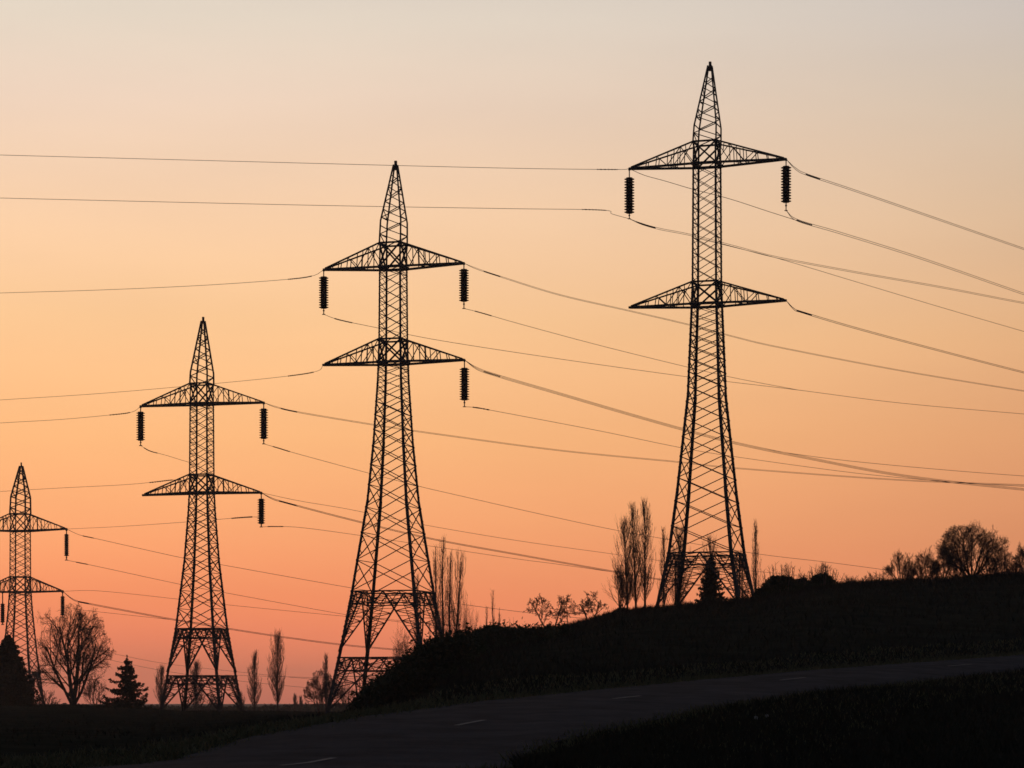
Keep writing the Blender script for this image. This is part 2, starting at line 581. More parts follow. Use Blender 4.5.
            m.bar(T + Vector((-sx * 6 * s, 0, .3 * s)), T + Vector((sx * .6 * s, 0, 0)), 3.0 * s, 2.0 * s)
            arm = m.build('cross_arm', M_STEEL, root)
            b.build('arm_bracing', M_STEEL, arm)
    # spire
    m = MB()
    sp = [a for a, _ in lv if a <= vtop_arm]
    for k in range(4):
        for a, b_ in zip(sp, sp[1:]):
            m.bar(corner(k, a), corner(k, b_), (1.35 if a > tip + 30 else 1.15) * s)
        n = 9
        vs = [vtop_arm + (tip + 14 * (vb - tip) / 540 - vtop_arm) * (1 - (1 - i / n) ** 1.15) for i in range(n + 1)]
        for i in range(n):
            a, b_ = vs[i], vs[i + 1]
            if k % 2 == 0:
                m.bar(corner(k, a) if i % 2 else corner(k + 1, a), corner(k + 1, b_) if i % 2 else corner(k, b_), .8 * s)
            else:
                m.bar(corner(k, a), corner(k + 1, a), .8 * s)
                if i % 3 == 0: m.bar(corner(k, a), corner(k + 1, b_), .7 * s)
    pk = m.build('spire', M_STEEL, root)
    m = MB()
    m.bar(Vector((lean * s, 0, Z(tip + 9 * (vb - tip) / 540))), Vector((lean * s, 0, Z(tip))), 2.4 * s * min(1, (vb - tip) / 500), 2.4 * s * min(1, (vb - tip) / 500))
    m.build('spire_cap', M_STEEL, pk)
    return root, tips, base, s

def to_world(root, p):
    a_ = root.rotation_euler.z
    c_, s_ = math.cos(a_), math.sin(a_)
    return Vector((root.location.x + p.x * c_ - p.y * s_, root.location.y + p.x * s_ + p.y * c_, root.location.z + p.z))

def pan(v0, v1, a0, growth):
    """panel heights shrinking upward from v0 (low) to v1 (high)"""
    r = [v0]; h = a0
    while r[-1] - h > v1 + h * 0.4:
        r.append(r[-1] - h); h *= growth
    r.append(v1)
    return r

# tallest on the bank
t1, tip1, base1, s1 = tower(707, 200, 614,
    [(614, 54), (597, 51), (554, 41), (490, 32), (395, 21), (305, 17), (283, 16), (165, 15.2), (143, 14.6), (127, 14), (66, 2.2)],
    [(143, 165, 164, 76.6), (283, 305, 304, 76.6)], 62, [(554, 566, 608, 12)], 3.7,
    pan(554, 305, 27, 0.925) + pan(305, 283, 30, 1)[1:] + pan(283, 165, 15, 1)[1:],
    'tallest and rightmost lattice pylon, standing on the dark bank', 17.0, 3.2)
t2, tip2, base2, s2 = tower(393.3, 230, 716,
    [(716, 66), (640, 50), (592, 41), (500, 26), (440, 20), (380, 16), (363, 15.4), (340, 14.6), (268, 14), (244, 13.6), (222, 13), (165, 2.0)],
    [(244, 268, 266.5, 71), (340, 363, 362.5, 71.5)], 161, [(592, 604, 652, 12), (658, 671, 714, 9)], 3.5,
    pan(592, 363, 31, 0.90) + [340] + pan(340, 268, 13, 1)[1:],
    'lattice pylon with its right feet hidden behind the thicket beside the road', 15.5, 2.5)
t3, tip3, base3, s3 = tower(201.8, 300, 715,
    [(715, 40), (676, 33), (629, 25), (560, 17), (510, 13.2), (493, 12.4), (475, 12), (404, 11.5), (384, 11.2), (373, 10.8), (321, 1.7)],
    [(384, 404, 404.5, 63.5), (475, 493, 494, 61)], 317, [(629, 638, 672, 10), (676, 684, 713, 8)], 2.8,
    pan(629, 493, 20, 0.92) + [475] + pan(475, 404, 11, 1)[1:],
    'lattice pylon in the open field between the spruce and the slim poplars', 14.5, 1.5)
t4, tip4, base4, s4 = tower(20.3, 440, 711,
    [(711, 22.5), (650, 15), (610, 11.2), (592, 10), (577, 9.6), (531, 9.3), (514, 9.2), (497, 8.6), (466, 1.3)],
    [(514, 531, 529.5, 47.5), (577, 592, 591.5, 43.5)], 462.5, [(672, 679, 708, 6)], 2.0,
    pan(672, 592, 15, 0.93) + [577] + pan(577, 531, 9, 1)[1:],
    'smallest and leftmost lattice pylon, rising behind the dark conifer', 9.0, 1.0)

# ------------------------------------------------------------------ insulator strings
def insulator(top, s, gap, length, tail, width, n, label):
    root = empty('insulator_string', top)
    tag(root, label, 'insulator', 'insulator strings hanging from the pylon arms')
    m = MB()
    m.lathe([(.55 * s, .6 * s), (.55 * s, -gap * s - .3 * s)], 6)
    m.tube([Vector((math.cos(t) * 1.1 * s, 0, .3 * s + math.sin(t) * 1.1 * s)) for t in np.linspace(0, 2 * math.pi, 9)], .3 * s, 4, False)
    m.build('hanger', M_STEEL, root)
    pitch = length / n
    for i in range(n):
        z = -gap - i * pitch
        m = MB(); r = width / 2
        m.lathe([(r * .62 * s, z * s), (r * .64 * s, (z - pitch * .3) * s), (r * s, (z - pitch * .5) * s), (r * .97 * s, (z - pitch * .66) * s), (r * .62 * s, (z - pitch * .7) * s), (r * .6 * s, (z - pitch * 1.0) * s)], 12)
        m.build('disc', M_GLASS, root, True)
    m = MB()
    zb = -(gap + length)
    m.lathe([(.55 * s, (zb + .3) * s), (.5 * s, (zb - tail) * s)], 6)
    m.lathe([(1.0 * s, (zb - tail * .3) * s), (1.0 * s, (zb - tail * .45) * s)], 6)
    m.bar(Vector((-1.6 * s, 0, (zb - tail) * s)), Vector((1.6 * s, 0, (zb - tail) * s)), .8 * s)
    m.build('clamp', M_STEEL, root)
    return root
INS = [(t1, tip1[(0, -1)], s1, 8, 36, 5.5, 10.5, 13, 'insulator string on the left arm tip of the tallest pylon'),
       (t1, tip1[(0, 1)], s1, 6, 36, 8, 10.5, 13, 'insulator string on the right arm tip of the tallest pylon'),
       (t2, tip2[(0, -1)], s2, 6, 32, 6, 10, 13, 'insulator string on the left arm tip of the pylon behind the thicket'),
       (t2, tip2[(0, 1)], s2, 5, 32, 7, 10, 13, 'insulator string on the upper right arm tip of the thicket pylon'),
       (t2, tip2[(1, 1)], s2, 7, 32, 6.5, 10, 13, 'insulator string on the lower right arm tip of the thicket pylon'),
       (t3, tip3[(0, -1)], s3, 4.5, 29, 5, 9, 12, 'insulator string on the left arm tip of the pylon in the open field'),
       (t3, tip3[(0, 1)], s3, 5, 30, 5, 9, 12, 'insulator string on the upper right arm tip of the pylon in the open field'),
       (t3, tip3[(1, 1)], s3, 5, 25, 3, 8, 11, 'insulator string on the lower right arm tip of the pylon in the open field'),
       (t4, tip4[(0, 1)], s4, 4, 22, 4, 5.6, 11, 'small insulator string on the upper right arm tip of the leftmost pylon'),
       (t4, tip4[(1, 1)], s4, 4, 19, 2, 5.2, 10, 'small insulator string on the lower right arm tip above the bare tree'),
       (t4, Vector((-18.5 * s4, 0, tip4[(1, -1)].z)), s4, 11, 19, 2, 5.6, 10, 'small insulator string under the left arm of the leftmost pylon, at the edge')]
ATT = [to_world(rt, p) for rt, tp in ((t1, tip1), (t2, tip2), (t3, tip3), (t4, tip4)) for p in tp.values()]
for rt, p, s_, gap, ln, tail, wd, n, lab in INS:
    r_ = insulator(to_world(rt, p) - Vector((0, 0, 1.0 * s_)), s_, gap, ln, tail, wd, n, lab)
    ATT.append(r_.location - Vector((0, 0, (gap + ln + tail) * s_)))

# ------------------------------------------------------------------ wires
def catmull(P, n):
    P = [P[0] * 2 - P[1]] + P + [P[-1] * 2 - P[-2]]
    o = []
    for i in range(1, len(P) - 2):
        p0, p1, p2, p3 = P[i - 1:i + 3]
        for j in range(n):
            t = j / n
            o.append(.5 * ((2 * p1) + (p2 - p0) * t + (2 * p0 - 5 * p1 + 4 * p2 - p3) * t * t + (3 * p1 - p0 - 3 * p2 + p3) * t ** 3))
    o.append(P[-2])
    return o

WIRE_K = 0.72
def wire(px, D0, D1, label, strands=1, damp=(), rpx=0.30, gap=1.5, start=None):
    """px: image points along the span, converted to points in space between the depths D0 and D1"""
    us = [p[0] for p in px]
    P = []
    for (u, v) in px:
        t = (u - us[0]) / (us[-1] - us[0])
        D = D0 + (D1 - D0) * t
        P.append(world(u, D, v))
    # the ends are tied to the arm tip or the clamp they hang from
    for e in (0, -1):
        for q in ATT:
            qu, qv = U0 + q.x * F / q.y, V0 - (q.z - EYE) * F / q.y
            if math.hypot(qu - px[e][0], qv - px[e][1]) < 6: P[e] = q.copy()
    pts = catmull(P, 8)
    n = len(pts)
    s = (D0 + D1) / 2 / F
    name = 'power_line'
    def strand(off):
        m = MB()
        q = []
        for i, p in enumerate(pts):
            e = min(1.0, i / 8)
            q.append(p + off * e)
        m.tube(q, rpx * WIRE_K * s, 5)
        return m
    def dampers(parent):
        for (a, b) in damp:
            # helical armour grips along a short stretch
            m = MB()
            q = [p for p in catmull(P, 60) if a <= U0 + p.x * F / p.y <= b]
            if len(q) < 3: continue
            k = max(1, len(q) // 26)
            q = q[::k]
            m.tube(q, [(.40 if i % 3 else .66) * s for i in range(len(q))], 6)
            m.build('armour_grip', M_STEEL, parent)
    if strands == 1:
        o = strand(Vector((0, 0, 0))).build(name, M_WIRE)
        tag(o, label, 'power line', 'power lines strung across the sky')
        dampers(o)
    else:
        o = empty(name, pts[0])
        tag(o, label, 'power line', 'power lines strung across the sky')
        def unshift(m):
            m.v = [p - pts[0] for p in m.v]
        for k in range(strands):
            m = strand(Vector((0, 0, (k - (strands - 1) / 2) * gap * s)))
            unshift(m)
            m.build('conductor', M_WIRE, o)
        for (a, b) in damp:
            m = MB()
            q = [p for p in catmull(P, 60) if a <= U0 + p.x * F / p.y <= b]
            if len(q) < 3: continue
            q = q[::max(1, len(q) // 26)]
            m.tube([p - pts[0] for p in q], [(.42 if i % 3 else .66) * s for i in range(len(q))], 6)
            m.build('armour_grip', M_STEEL, o)
    return o

W = wire
W([(-60, 153), (0, 155), (300, 163), (500, 168), (612, 169.5), (629, 167.5)], 206, 202, 'topmost wire, running from the left edge to the left arm tip of the tallest pylon', 1, [(596, 618)], .36)
W([(-60, 196), (0, 198), (300, 205), (500, 208.5), (600, 210), (612, 214), (627, 220)], 206, 202, 'second wire from the top, ending at the left insulator of the tallest pylon', 1, [(582, 606)], .36)
W([(786, 162), (796, 169), (808, 175), (850, 189), (920, 213), (1024, 249), (1090, 272)], 198, 245, 'uppermost double wire leaving the tallest pylon at its upper right arm tip', 2, [(806, 820)], .34)
W([(784, 213), (798, 220.5), (840, 233), (920, 258), (1024, 294), (1090, 316)], 198, 245, 'double wire leaving the bottom of the right insulator of the tallest pylon', 2, [(797, 812)], .34, 1.7)
W([(634, 170), (645, 175.5), (665, 181), (692, 189), (730, 199), (770, 212), (800, 221.5)], 203, 206, 'short wire from the left arm of the tallest pylon passing behind its mast', 1, (), .42)
W([(628, 220), (642, 224), (660, 229), (693, 235.5), (735, 246.5), (780, 258), (860, 273), (940, 287), (1024, 303), (1090, 314)], 202, 250, 'double wire from the left insulator of the tallest pylon to the right edge', 2, [(636, 656)], .3, 1.3)
W([(700, 239), (735, 247.5), (780, 259), (860, 283), (940, 307), (1024, 331.5), (1090, 350)], 206, 246, 'wire parting downward right of the tallest pylon mast, above its lower arm level', 1, (), .33)
W([(786, 304), (794, 309), (803, 312.5), (850, 326.5), (920, 345.5), (1024, 372.5), (1090, 388)], 198, 245, 'double wire leaving the lower right arm tip of the tallest pylon', 2, [(797, 812)], .36, 1.3)
W([(466, 264.5), (476, 268.5), (500, 276.5), (560, 295), (630, 311), (690, 325), (735, 337), (780, 347.5), (900, 370.5), (1024, 391), (1090, 401)], 228, 290, 'wire from the upper right arm tip of the thicket pylon, passing the tallest pylon', 2, [(484, 500)], .26, .9)
W([(463, 307), (480, 312.5), (520, 324), (600, 345.5), (685, 366.5), (735, 378), (798, 390)], 228, 265, 'wire from the upper right insulator of the thicket pylon to the mast of the tallest', 1, [(475, 492)], .33)
W([(323, 316), (340, 320), (378, 328), (440, 340.5), (560, 359), (685, 376.5), (735, 382.5), (798, 390), (900, 403), (1024, 414), (1090, 419)], 233, 300, 'long wire from the left insulator of the thicket pylon to the right edge', 1, [(335, 352)], .32)
W([(466, 361.5), (478, 369), (500, 376.5), (560, 394), (630, 414.5), (685, 430), (735, 443), (800, 456.5), (905, 476), (1024, 489.5), (1090, 495)], 228, 290, 'thick triple wire from the lower right arm tip of the thicket pylon', 3, [(484, 500)], .3, 1.0)
W([(760, 447.5), (788, 453), (850, 461), (940, 469.5), (1024, 476), (1090, 480)], 290, 320, 'thin wire just above the thick triple wire near the right edge', 1, (), .3)
W([(463, 405), (475, 407.5), (495, 411), (600, 431), (680, 447.5), (737, 457), (855, 473), (940, 481), (1024, 486.5), (1090, 490)], 228, 300, 'wire from the lower right insulator of the thicket pylon', 1, [(473, 490)], .3)
W([(266, 403.5), (276, 407), (300, 412.5), (372, 424.5), (440, 434.5), (560, 450.5), (678, 462), (740, 468.5), (900, 480), (1024, 485), (1090, 487)], 298, 360, 'double wire from the upper right arm tip of the field pylon', 2, [(281, 297)], .26, .9)
W([(264, 444), (278, 448), (300, 454.5), (372, 474), (420, 486.5), (450, 493.5), (540, 514), (620, 531), (690, 543), (762, 554.5), (830, 562.5), (890, 570.5)], 298, 360, 'wire from the upper right insulator of the field pylon down to the crest trees', 1, [(273, 290)], .3)
W([(262, 493.5), (272, 498.5), (285, 502.5), (350, 519.5), (430, 538.5), (520, 555), (613, 571.5), (657, 579), (720, 588), (790, 596)], 298, 345, 'thick double wire from the lower right arm tip of the field pylon', 2, [(279, 297)], .36, 1.0)
W([(260, 523), (275, 526.5), (300, 527.5), (350, 534), (430, 546), (514, 558.5), (560, 564.5), (613, 572)], 299, 325, 'thin wire from the lower right insulator of the field pylon', 1, [(268, 284)], .28)
W([(264, 495), (300, 501), (350, 509.5), (425, 525), (520, 541), (613, 554), (700, 566), (774, 573), (849, 580), (900, 584)], 302, 370, 'long thin wire just above the thick one right of the field pylon', 1, (), .26)
W([(69, 531.5), (80, 535), (100, 539.5), (183, 558), (220, 564.5), (346, 587), (400, 595.5), (471, 605.5), (531, 613), (600, 620)], 438, 470, 'wire from the upper right arm tip of the leftmost pylon to the bank', 1, [(83, 94)], .3)
W([(67, 560), (78, 562.5), (100, 567), (181, 584.5), (224, 592.5), (342, 614), (400, 622), (470, 631), (530, 639)], 439, 470, 'wire from the upper right insulator of the leftmost pylon', 1, [(76, 88)], .28)
W([(63, 588), (100, 591), (177, 599), (229, 605), (342, 616), (400, 620.5), (470, 627), (560, 636)], 442, 470, 'thin wire just above the lower arm of the leftmost pylon', 1, (), .24)
W([(65, 595.5), (74, 600), (88, 603.5), (130, 611.5), (176, 620), (227, 628.5), (290, 638), (345, 645), (400, 650), (450, 655)], 438, 465, 'thick wire from the lower right arm tip of the leftmost pylon to the thicket pylon', 2, [(78, 89)], .34, 1.0)
W([(64, 606.5), (75, 609), (100, 612), (165, 619), (230, 626)], 440, 462, 'short thin wire above the bare tree meeting the thick wire', 1, (), .24)
W([(50, 640), (110, 653), (165, 663.5), (230, 671), (300, 678), (420, 688)], 700, 720, 'faint far wire right of the spruce, upper one', 1, (), .2)
W([(50, 647), (110, 660), (165, 671), (230, 680), (345, 691), (430, 697)], 700, 720, 'faint far wire right of the spruce, lower one', 1, (), .2)
W([(225, 675), (345, 678.5), (430, 681)], 700, 720, 'faint far wire behind the two slim poplars', 1, (), .2)
W([(-60, 295), (0, 293), (100, 290), (200, 285.5), (280, 280), (312, 276), (323, 271)], 262, 232, 'wire from the left edge to the upper left arm tip of the thicket pylon', 1, [(288, 312)], .32)
W([(-60, 404), (0, 400), (100, 393.5), (210, 384), (280, 377), (316, 371.5), (322, 368)], 262, 232, 'wire from the left edge to the lower left arm tip of the thicket pylon', 1, [(288, 314)], .28)
W([(-60, 427), (0, 423), (60, 419.5), (110, 415), (132, 412), (140, 408)], 322, 302, 'wire from the left edge to the upper left arm tip of the field pylon', 1, [(110, 130)], .28)
W([(139, 447.5), (150, 451), (165, 455), (188, 462), (200, 465)], 302, 300, 'short slack wire from the left insulator of the field pylon to its mast', 1, [(144, 158)], .28)
W([(-60, 495), (0, 491.5), (60, 488), (120, 485), (150, 482.5), (172, 480), (178, 480.5)], 330, 301, 'wire from the left edge to the lower left arm of the field pylon', 1, [(150, 172)], .26)
W([(68, 529), (120, 526.5), (186, 522), (217, 519.5), (250, 517), (260, 517.5)], 439, 303, 'wire between the leftmost pylon and the field pylon passing its mast', 1, [(232, 252)], .26)

# ------------------------------------------------------------------ vegetation
def rand_dir():
    while True:
        v = Vector((random.uniform(-1, 1), random.uniform(-1, 1), random.uniform(-1, 1)))
        if 0.01 < v.length < 1: return v.normalized()

def branch(m_big, m_tw, p, d, length, rad, lvl, prm):
    """bends upward or outward by prm['up'] and forks until lvl is 0"""
    n = 4 if lvl > 1 else 3
    pts = [p.copy()]; dd = d.copy()
    for i in range(n):
        dd = (dd + rand_dir() * prm['wob'] + Vector((0, 0, prm['up']))).normalized()
        pts.append(pts[-1] + dd * (length / n))
    endr = rad * (0.5 if lvl > 0 else 0.35)
    rads = [max(prm['rmin'], rad + (endr - rad) * i / n) for i in range(n + 1)]
    (m_big if rad > prm['split'] else m_tw).tube(pts, rads, 5 if rad > prm['split'] else 3, False)
    if lvl == 0: return
    k = prm['kids'][min(lvl, len(prm['kids']) - 1)]
    for j in range(k):
        t0_ = prm.get('t0', .22) if lvl == prm['top'] else .18
        t = t0_ + (1 - t0_) * (j + random.random() * .8) / k
        t = min(t, 0.99)
        i = min(n - 1, int(t * n)); f = t * n - i
        q = pts[i].lerp(pts[i + 1], f)
        ax = (pts[i + 1] - pts[i]).normalized()
        side = rand_dir(); side = (side - ax * side.dot(ax)).normalized()
        a = prm['ang'] * random.uniform(.7, 1.3)
        nd = (ax * math.cos(a) + side * math.sin(a)).normalized()
        branch(m_big, m_tw, q, nd, length * prm['len'] * random.uniform(.7, 1.2) * (1.05 - .35 * t), max(prm['rmin'], rads[i] * .55), lvl - 1, prm)

def place_tree(name, u, D, v_base=None):
    z = gz_uD(u, D) - 0.15
    return empty(name, Vector(((u - U0) * D / F, D, z)))

def finish_tree(root, mt, mc, cmat=None):
    mt.build('trunk', M_BARK, root)
    mc.build('crown', cmat or M_TWIG, root)

def poplar(u, D, vtop, wpx, label, group=None, lean=0.0, dens=1.0, start=0.12, kind='poplar', tw=0.5):
    s = D / F
    root = place_tree('poplar', u, D)
    H = (EYE + (V0 - vtop) * s) - root.location.z
    tag(root, label, 'tree', group)
    mt, mc = MB(), MB()
    pts = []
    for i in range(9):
        t = i / 8
        pts.append(Vector((lean * s * t ** 1.3 + random.uniform(-.3, .3) * s, random.uniform(-.3, .3) * s, H * .93 * t)))
    pts[0].x = pts[0].y = 0
    r0 = max(0.9 * s, H * 0.012)
    mt.tube(pts, [max(r0 * (1 - .85 * i / 8), .25 * s) for i in range(9)], 6)
    half = wpx / 2 * s
    nb = int(70 * dens)
    for k in range(nb):
        t = start + (0.96 - start) * (k / nb) ** 1.35
        f = t * 8; i = min(7, int(f))
        p = pts[i].lerp(pts[i + 1], f - i)
        az_ = random.uniform(0, 2 * math.pi)
        # spindle crown, widest at about two fifths of the height
        env = half * max(.12, math.sin(math.pi * min(1, max(0.0, (t - start * .5)) ** .47)) ** .85)
        reach = env * random.uniform(.45, 1.12)
        ln = min((H - p.z) * .95 + .3 * s, H * random.uniform(.12, .26) + reach * .8)
        n = 5; q = [p.copy()]
        for j in range(1, n + 1):
            x = j / n
            out_ = reach * (1 - (1 - x) ** 1.7)
            q.append(p + Vector((math.cos(az_) * out_ + random.uniform(-.3, .3) * s, math.sin(az_) * out_, ln * (x * .7 + .3 * x * x))))
        r = .25 * s * (1 - .4 * t) * tw * 2
        mc.tube(q, [max(.10 * s, r * (1 - .7 * j / n)) for j in range(n + 1)], 3, False)
        for j in range(15):
            x = random.uniform(.08, 1)
            jj = min(n - 1, int(x * n)); b = q[jj].lerp(q[jj + 1], x * n - jj)
            l2 = random.uniform(2.0, 6.0) * s * (.5 + wpx / 34)
            a2 = random.uniform(0, 2 * math.pi); o2 = l2 * random.uniform(.15, .6)
            e = b + Vector((math.cos(a2) * o2, math.sin(a2) * o2, l2))
            mid = b.lerp(e, .5) + Vector((math.cos(a2) * .3 * s, 0, -.2 * s))
            mc.tube([b, mid, e], [.095 * s, .08 * s, .05 * s], 3, False)
    finish_tree(root, mt, mc)
    return root

def bare_tree(u, D, vtop, wpx, label, stems=3, lvl=4, spread=0.5, group=None, kids=(3, 4, 5, 5, 5), tw=1.0, up=0.05, ang=.66, name='bare_tree', cat='tree', ln=.70, t0=.22, rnd=False):
    s = D / F
    root = place_tree(name, u, D)
    H = (EYE + (V0 - vtop) * s) - root.location.z
    tag(root, label, cat, group)
    mt, mc = MB(), MB()
    prm = dict(wob=.15, up=up, kids=kids, ang=ang, len=ln, rmin=.14 * s * tw, split=.5 * s, t0=t0, top=lvl)
    half = wpx / 2 * s
    for k in range(stems):
        if stems == 1:
            tx = 0.0
        else:
            tx = -1 + 2 * k / (stems - 1)
        sp = math.atan2(half * .62 * spread * 2, H * .62)
        a = tx * sp + random.uniform(-.06, .06)
        d = Vector((math.sin(a), random.uniform(-.35, .35) * spread, math.cos(a)))
        hgt = H * (.66 if abs(tx) < .5 else .56)
        branch(mt, mc, Vector((tx * .8 * s, random.uniform(-.3, .3) * s, 0)), d.normalized(), hgt, max(.7 * s, H * .016), lvl, prm)
    # fit the crown to its true height and spread
    allv = mt.v + mc.v
    zz_ = sorted(p.z for p in allv); zmax = zz_[int(len(zz_) * (.975 if rnd else .9985))]; xs = sorted(p.x for p in allv)
    xw = (xs[int(len(xs) * .993)] - xs[int(len(xs) * .007)]) / 2
    xc = (xs[int(len(xs) * .993)] + xs[int(len(xs) * .007)]) / 2
    kz = H / zmax; kx = half / max(xw, 1e-3)
    if rnd:
        xw *= .86
        kx = half / max(xw, 1e-3)
    for lst in (mt.v, mc.v):
        for p in lst:
            t = max(0, min(1, p.z / zmax * 3))
            p.z *= kz; p.x = (p.x - xc * t) * kx; p.y *= kx
            if rnd:
                # outer twigs settle into an uneven dome
                ex, ez = p.x / half, (p.z - .38 * H) / (.62 * H)
                if ez < 0: ez *= .5
                d_ = math.hypot(ex, ez)
                if d_ > .86:
                    lim = 1.12 + .22 * noise.noise(Vector((ex * 2.0 + u, ez * 2.0, 0))) + .12 * noise.noise(Vector((ex * 11, ez * 11, u)))
                    nd_ = .86 + (lim - .86) * (1 - math.exp(-(d_ - .86) / .36))
                    p.x *= nd_ / d_
                    if p.z > .38 * H: p.z = .38 * H + (p.z - .38 * H) * nd_ / d_
    finish_tree(root, mt, mc)
    return root

def leaf_cloud(centers, radii, n, size, squash=1.0):
    """random leaf quads in and on a set of blobs"""
    idx = rng.integers(0, len(centers), n)
    c = np.array(centers)[idx]; r = np.array(radii)[idx]
    d = rng.normal(size=(n, 3)); d /= np.linalg.norm(d, axis=1)[:, None]
    rad = (rng.random(n) ** .45)[:, None] * (1 + .18 * rng.normal(size=(n, 1)))
    p = c + d * rad * r[:, None] * np.array([1, 1, squash])
    return leaf_quads(p, size)

def leaf_quads(p, size):
    n = len(p)
    a = rng.normal(size=(n, 3)); a /= np.linalg.norm(a, axis=1)[:, None]
    b = rng.normal(size=(n, 3)); b -= a * (a * b).sum(1)[:, None]; b /= np.linalg.norm(b, axis=1)[:, None]
    sz = size * rng.uniform(.5, 1.3, (n, 1))
    V = np.stack([p - a * sz, p + b * sz * .45, p + a * sz, p - b * sz * .45], axis=1)
    return V

def conifer(u, D, vtop, wpx, label, tiers, per, droop=.25, dens=1.0, ragged=.25, full=False, shape=.85):
    s = D / F
    root = place_tree('conifer', u, D)
    H = (EYE + (V0 - vtop) * s) - root.location.z
    tag(root, label, 'conifer')
    mt, mc = MB(), MB()
    mt.tube([Vector((0, 0, 0)), Vector((.2 * s, 0, H * .5)), Vector((0, 0, H * .985))], [H * .022, H * .014, .2 * s], 7)
    half = wpx / 2 * s
    P = []
    for k in range(tiers):
        t = k / tiers
        z = H * (.04 + .93 * t)
        reach0 = half * (1 - t) ** shape + .6 * s
        for j in range(per):
            az_ = 2 * math.pi * (j + random.random() * .8) / per + k * 1.3
            reach = reach0 * random.uniform(1 - ragged * 1.6, 1 + ragged * .7)
            dz = -droop * reach * random.uniform(.4, 1.3)
            n = 5
            q = []
            for i in range(n + 1):
                x = i / n
                q.append(Vector((math.cos(az_) * reach * x, math.sin(az_) * reach * x, z + dz * math.sin(x * 1.9) + reach * .22 * x * x)))
            mt.tube(q, [max(.12 * s, .45 * s * (1 - i / n)) for i in range(n + 1)], 3, False)
            m_ = int(34 * dens * (reach / half + .25))
            for i in range(m_):
                x = random.random() ** .7
                jj = min(n - 1, int(x * n)); b = q[jj].lerp(q[jj + 1], x * n - jj)
                wv = reach * (.27 if not full else .38) * (1.05 - .7 * x)
                P.append((b.x + random.gauss(0, 1) * wv * .5 * abs(math.sin(az_)) + random.gauss(0, .25) * s, b.y + random.gauss(0, 1) * wv * .5 * abs(math.cos(az_)),
                          b.z - abs(random.gauss(0, 1)) * .9 * s + random.gauss(0, .5) * s))
    for i in range(26):
        t = random.random()
        P.append((random.gauss(0, .5) * s * (1 - t), random.gauss(0, .5) * s, H * (.9 + .1 * t)))
    mt.build('trunk', M_BARK, root)
    np_mesh('crown', leaf_quads(np.array(P), 1.5 * s), 4, M_NEEDLE, root)
    return root

# left group in the field
conifer(8, 300, 632, 56, 'broad dense dark conifer at the left edge in front of the leftmost pylon', 34, 22, .2, 2.5, .28, True, .74)
bare_tree(73, 330, 604, 78, 'wide spreading bare tree with several stems beside the broad dark conifer', 6, 4, .85, None, (3, 5, 5, 5, 6), .72, .05, .72, ln=.66, t0=.1, rnd=True)
bare_tree(94, 420, 674, 24, 'small hazy bare tree low behind the wide spreading one', 4, 3, .8, None, (3, 5, 6, 6), .9)
conifer(127, 290, 655, 56, 'small ragged spruce standing alone in the field left of the field pylon', 11, 10, .4, 3.2, .4, False, .8)
bare_tree(46, 420, 690, 26, 'low bare scrub between the conifer and the wide bare tree', 4, 3, .8, None, (3, 4, 5, 5), .9, name='bare_shrub', cat='shrub')
PG = 'poplars in the haze behind the field'
poplar(161, 520, 668, 14, 'hazy poplar left of the feet of the field pylon', PG, 0, 1.0)
poplar(196, 520, 663, 18, 'wide hazy poplar seen between the legs of the field pylon', PG, 0, 1.25)
bare_tree(205, 500, 688, 30, 'low bare scrub under the lower belt of the field pylon', 4, 3, .9, None, (3, 4, 5, 5), .9, name='bare_shrub', cat='shrub')
poplar(240, 640, 694, 9, 'tiny far poplar just right of the field pylon', PG, 0, .7)
poplar(254.5, 430, 653, 15, 'shorter of the two slim poplars between the field pylon and thicket pylon', PG, 0, 1.15)
poplar(277.5, 410, 633, 21, 'taller of the two slim poplars between the field pylon and thicket pylon', PG, 0, 1.5)
poplar(295, 760, 696, 5, 'tiny far poplar right of the taller slim poplar', PG, 0, .4)
poplar(301, 760, 698, 4, 'smallest far poplar next to the other tiny one', PG, 0, .4)
poplar(326, 560, 655, 9, 'narrow poplar rising behind the round bare tree', PG, 0, .8)
bare_tree(322, 420, 671, 36, 'round bare tree behind the left foot of the thicket pylon', 6, 4, .95, None, (3, 4, 5, 5, 5), .8, rnd=True)
bare_tree(347, 430, 672, 24, 'hazy bare tree between the two left legs of the thicket pylon', 4, 3, .7, None, (3, 5, 6, 6), .9)
bare_tree(372, 430, 676, 26, 'hazy bare tree behind the lower belt of the thicket pylon beside the thicket', 4, 3, .7, None, (3, 5, 6, 6), .9)
bare_tree(389, 430, 668, 16, 'slim hazy bare tree at the edge of the thicket', 3, 3, .6, None, (3, 5, 6, 6), .9)

# trees behind the thicket
TG = 'poplars behind the thicket'
bare_tree(406, 238, 622, 30, 'small rounded bare tree left of the thicket top', 4, 4, .8, None, (3, 4, 5, 5, 4), .75)
poplar(417, 262, 574, 9, 'thin poplar behind the right legs of the thicket pylon', TG, 0, .8)
poplar(437, 246, 546, 15, 'leftmost of the tall poplars right of the thicket pylon', TG, -2, .9)
poplar(444, 244, 536, 17, 'tallest poplar behind the thicket', TG, -2, 1.1)
poplar(449, 247, 551, 16, 'poplar between the tallest one and the right-leaning one', TG, 1, .9)
poplar(452, 243, 551, 28, 'poplar behind the thicket leaning to the right', TG, 9, 1.0)
bare_tree(463, 242, 580, 32, 'bushy bare tree at the right foot of the leaning poplar', 5, 4, .7, None, (3, 4, 5, 5, 4), .75, .14)
SG = 'thin saplings on the thicket'
poplar(487, 235, 606, 6, 'short thin sapling, left one above the thicket', SG, 0, .3, tw=.4)
poplar(493, 235, 590, 6, 'tallest thin sapling above the thicket', SG, 0, .35, tw=.4)
